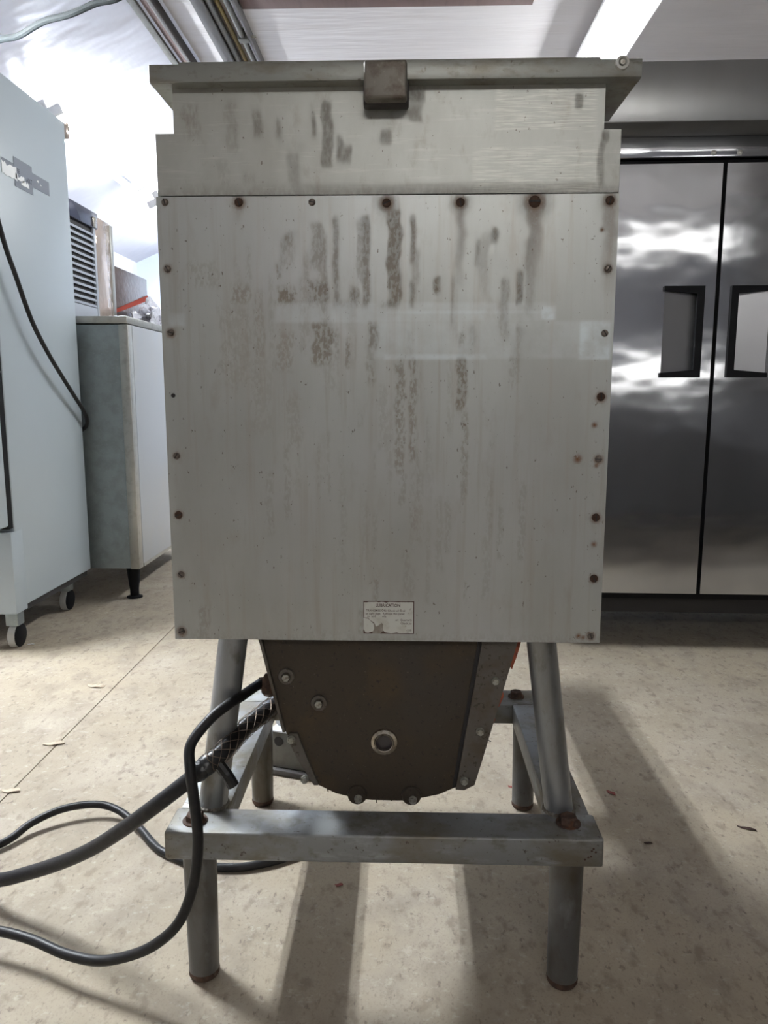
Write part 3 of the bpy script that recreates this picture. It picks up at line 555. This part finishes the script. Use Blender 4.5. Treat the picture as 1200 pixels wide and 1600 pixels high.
for u in (-.58, .58):
    for v in (.13, .72):
        c = L('caster', cyl(B(), (u-.015,v,.05), (u+.015,v,.05), .05, n=20, bev=.005), M['black'])
        L('caster_fork', box(B(), u-.03,u+.03,v-.025,v+.025,.10,.136,.003), M['dark'], c)

# ------------------------------------------------------------------ white freezer at left
XF = -1.39
wf = thing('upright_freezer', 'tall white upright freezer on casters at the left edge', 'freezer', (-1.74,1.85,0))
obj('cabinet', box(B(), -2.08, XF, 1.545, 2.185, .165, 2.05, .006, 3), M['white'], wf)
obj('door_gasket', box(B(), -2.07, XF-.004, 1.512, 1.545, .465, 2.04), M['black'], wf)
obj('door', box(B(), -2.075, XF-.001, 1.44, 1.512, .475, 2.045, .008, 3), M['white'], wf)
obj('kick_panel', box(B(), -2.078, XF+.001, 1.515, 1.60, .150, .452, .003), M['white'], wf)
obj('base_rail', box(B(), -2.05, XF-.012, 1.60, 2.17, .140, .164), M['dark'], wf)
for x, y in ((-1.44,1.60),(-1.47,2.10),(-2.02,1.60),(-2.02,2.10)):
    c = obj('caster', cyl(B(), (x-.018,y,.046), (x+.018,y,.046), .046, n=24, bev=.006), M['black'], wf)
    obj('tyre', lathe(B(), (x-.0145,y,.046), (1,0,0), [(.040,0),(.0465,.001),(.0465,.028),(.040,.029)], 24), M['wheel'], c)
    obj('caster_fork', box(B(), x-.024,x+.024,y-.03,y+.02,.088,.141,.003), M['galv'], c)
# peeled sticker: a cross-shaped grey rest with torn white paper
ss = obj('sticker', box(B(), XF+.0008, XF+.0014, 1.728, 1.865, 1.686, 1.788), M['stk'], wf, smooth=False)
ss['label'] = 'grey peeled cross-shaped sticker with torn paper remnants'
obj('sticker_band', box(B(), XF+.0007, XF+.0012, 1.865, 2.003, 1.716, 1.768), M['stk'], ss, smooth=False)
obj('sticker_band', box(B(), XF+.0007, XF+.0012, 1.640, 1.728, 1.735, 1.762), M['stk'], ss, smooth=False)
r = np.random.default_rng(5)
def torn(y0, y1, z0, z1, seed, n=9):
    q = np.random.default_rng(seed); top = [(y0+(y1-y0)*k/n, z1 - abs(q.normal(0,(z1-z0)*.25))) for k in range(n+1)]; bot = [(y1+(y0-y1)*k/n, z0 + abs(q.normal(0,(z1-z0)*.15))) for k in range(n+1)]
    bm = B(); a = [bm.verts.new((XF+.0015, y, z)) for y, z in top+bot]; c = [bm.verts.new((XF+.0019, y, z)) for y, z in top+bot]
    bm.faces.new(a[::-1]); bm.faces.new(c); m = len(a)
    for k in range(m): bm.faces.new([a[k], a[(k+1)%m], c[(k+1)%m], c[k]])
    return bm
for i, (a, b_, c, d_) in enumerate(((1.640,1.745,1.705,1.757),(1.735,1.80,1.712,1.735),(1.775,1.835,1.700,1.722),(1.90,1.915,1.742,1.752),(1.925,1.935,1.735,1.742))):
    obj('torn_paper', torn(a, b_, c, d_, i+1), M['stkwhite'], ss, smooth=False)
def side_text(s, size, y, z):
    c = bpy.data.curves.new('t', 'FONT'); c.body = s; c.size = size; c.extrude = .0001; c.resolution_u = 2
    o = bpy.data.objects.new('t', c); COL.objects.link(o)
    me = bpy.data.meshes.new_from_object(o.evaluated_get(bpy.context.evaluated_depsgraph_get())); bpy.data.objects.remove(o); bpy.data.curves.remove(c)
    me.transform(Matrix.Rotation(PI/2, 4, 'Z') @ Matrix.Rotation(PI/2, 4, 'X')); me.materials.append(M['navy']); me.name = 'lettering'
    return inst('lettering', me, ss, (XF+.0017, y, z))
side_text('BE', .022, 1.745, 1.737); side_text('ART', .024, 1.815, 1.722)
hg = obj('top_hinge', box(B(), XF-.05, XF+.008, 2.186, 2.215, 1.99, 2.055, .006), M['beige'], wf)
cord = [(-1.34,1.30,2.0),(-1.345,1.42,1.72),(-1.35,1.537,1.469),(-1.35,1.606,1.357),(-1.35,1.701,1.212),(-1.35,1.811,1.103),(-1.352,1.935,1.008),(-1.355,2.043,.932),(-1.358,2.13,.871),(-1.365,2.175,.83),(-1.385,2.205,.80),(-1.42,2.21,.77),(-1.46,2.215,.70),(-1.5,2.215,.5)]
tag(obj('freezer_cord', tube(B(), cord, .0085, 10), M['rubber']), 'black cord draped down the side of the white freezer', 'cable')

# ------------------------------------------------------------------ ice bin, ice machine and the goods on it
XB = -1.19
ib = thing('ice_bin', 'white ice storage bin with galvanised end panel beside the white freezer', 'ice bin', (-1.55,2.7,0))
obj('end_panel', box(B(), -1.90, XB-.044, 2.252, 2.27, .152, 1.242), M['galv'], ib, smooth=False)
obj('corner_post', box(B(), XB-.043, XB-.001, 2.246, 2.30, .150, 1.243, .003), M['trimsteel'], ib)
obj('front_panel', box(B(), XB-.03, XB, 2.30, 3.42, .165, 1.243, .003), M['white2'], ib)
obj('body', box(B(), -1.895, XB-.031, 2.2705, 3.41, .152, 1.240), M['galv'], ib, smooth=False)
obj('top_cap', box(B(), -1.90, XB-.002, 2.243, 3.42, 1.2475, 1.278, .004), M['trimsteel'], ib)
obj('base_rail', box(B(), -1.88, XB-.004, 2.32, 3.40, .148, .163), M['trimsteel'], ib, smooth=False)
for x, y in ((-1.245,2.315),(-1.245,3.34),(-1.84,2.315),(-1.84,3.34)):
    obj('leg', lathe(B(), (x,y,0), (0,0,1), [(0,0),(.036,0),(.036,.006),(.021,.012),(.021,.04),(.033,.15),(0,.15)], 18), M['black'], ib)
im = thing('ice_machine', 'ice machine head with dark louvres standing on the ice bin', 'ice machine', (-1.72,2.5,1.278))
XI = -1.45
obj('cabinet', box(B(), -1.98, XI-.02, 2.26, 2.83, 1.279, 1.78), M['louver'], im, smooth=False)
obj('louvre_panel', box(B(), XI-.019, XI-.012, 2.265, 2.60, 1.279, 1.72), M['dark'], im, smooth=False)
for k in range(13):
    z = 1.352 + k*.0272
    bm = B(); prism(bm, [(XI-.012, z), (XI+.0, z-.004), (XI+.0, z+.0065), (XI-.012, z+.0105)], 2.28, 2.575); obj('louvre_slat', bm, M['louver'], im, smooth=False)
obj('louvre_frame', box(B(), XI-.012, XI+.002, 2.575, 2.598, 1.279, 1.715, .002), M['louver'], im)
obj('lower_panel', box(B(), XI-.012, XI+.001, 2.265, 2.575, 1.279, 1.345, .002), M['louver'], im)
obj('top_cowl', box(B(), XI-.012, XI+.006, 2.265, 2.62, 1.712, 1.785, .004), M['navy'], im)
obj('cowl_clip', box(B(), XI+.006, XI+.010, 2.555, 2.60, 1.715, 1.76, .003), M['chrome'], im)
bp = obj('front_panel', box(B(), XI-.018, XI-.004, 2.60, 2.79, 1.279, 1.775, .004), M['beige'], im); bp['label'] = 'glossy beige front panel'
obj('side_trim', box(B(), XI-.018, XI-.002, 2.792, 2.83, 1.279, 1.770, .003), M['trimsteel'], im)
ct = thing('wrapped_carton', 'brown carton wrapped in plastic on the ice bin behind the ice machine', 'carton', (-1.7,3.2,1.278))
obj('carton_body', box(B(), -1.86, -1.48, 2.87, 3.40, 1.279, 1.595, .006), M['carton'], ct)
bm = B(); prism(bm, [(2.872,1.352),(3.398,1.475),(3.398,1.505),(2.872,1.372)], 0, 1)
for v in bm.verts: a, y, z = v.co; v.co = Vector((-1.4795 + y*.003, a, z))
obj('red_strap', bm, M['strap'], ct, smooth=False)
bm = B(); bmesh.ops.create_icosphere(bm, subdivisions=4, radius=1)
from mathutils import noise as mn
for v in bm.verts:
    p = v.co.copy(); k = 1 + .55*mn.noise(p*2.3) + .35*mn.noise(p*6.1); v.co = Vector((-1.33 + p.x*.085*k, 3.08 + p.y*.24*k, max(1.2785, 1.31 + p.z*.10*k)))
tag(obj('plastic_bag', bm, M['bag'], smooth=False), 'crumpled clear plastic bag on the ice bin in front of the carton', 'bag')

# ------------------------------------------------------------------ scraps on the floor
def scrap(name, label, x, y, s, m, seed, asp=2.2, cat='scrap', rot=0):
    q = np.random.default_rng(seed); n = 11; bm = B(); lo = []; hi = []
    for k in range(n):
        a = 2*PI*k/n; rr = s*(.75+.4*q.random()); px, py = rr*asp*math.cos(a), rr*math.sin(a)
        X, Y = px*math.cos(rot)-py*math.sin(rot), px*math.sin(rot)+py*math.cos(rot); h = .0016+.004*abs(math.sin(a*1.5))*min(1, s/.008)
        lo.append(bm.verts.new((x+X, y+Y, h-.0012))); hi.append(bm.verts.new((x+X, y+Y, h)))
    c0 = bm.verts.new((x, y, .0004)); c1 = bm.verts.new((x, y, .0022))
    for k in range(n):
        j = (k+1) % n; bm.faces.new([lo[j], lo[k], c0]); bm.faces.new([hi[k], hi[j], c1]); bm.faces.new([lo[k], lo[j], hi[j], hi[k]])
    tag(obj(name, bm, m, loc=(x, y, 0)), label, cat)
scrap('dry_leaf', 'pale dry leaf on the floor, near the shadow of the freezer', -.983, 1.211, .016, M['leaf'], 1, 1.9, 'leaf', -.3)
scrap('dry_leaf', 'pale curled dry leaf lying on the floor joint', -.93, .797, .012, M['leaf'], 2, 2.6, 'leaf', .3)
scrap('dry_leaf', 'reddish dry leaf on the floor at the left edge', -.919, .546, .010, M['leaf'], 3, 2.6, 'leaf', .1)
scrap('red_scrap', 'small red curl of scrap on the floor right of the base frame', .521, .580, .006, M['redscrap'], 4, 2.0, 'scrap', -.9)
scrap('dark_scrap', 'dark red stick-shaped scrap on the floor near the right edge', .778, .437, .0045, M['darkscrap'], 5, 4.5, 'scrap', -.4)
scrap('dark_scrap', 'small black scrap on the floor right of the front beam', .546, .374, .003, M['darkscrap'], 6, 3.2, 'scrap', 0)
scrap('red_scrap', 'tiny dark red scrap on the floor below the front beam', -.100, .213, .004, M['redscrap'], 7, 2.0, 'scrap', .2)
scrap('paper_scrap', 'tiny white paper scrap on the floor by the freezer caster', -1.40, 1.62, .006, M['paperscrap'], 8, 2.2, 'scrap', .1)
scrap('red_scrap', 'tiny red scrap on the floor between gearbox and right rear leg', .287, .60, .004, M['redscrap'], 9, 2.4, 'scrap', -.6)
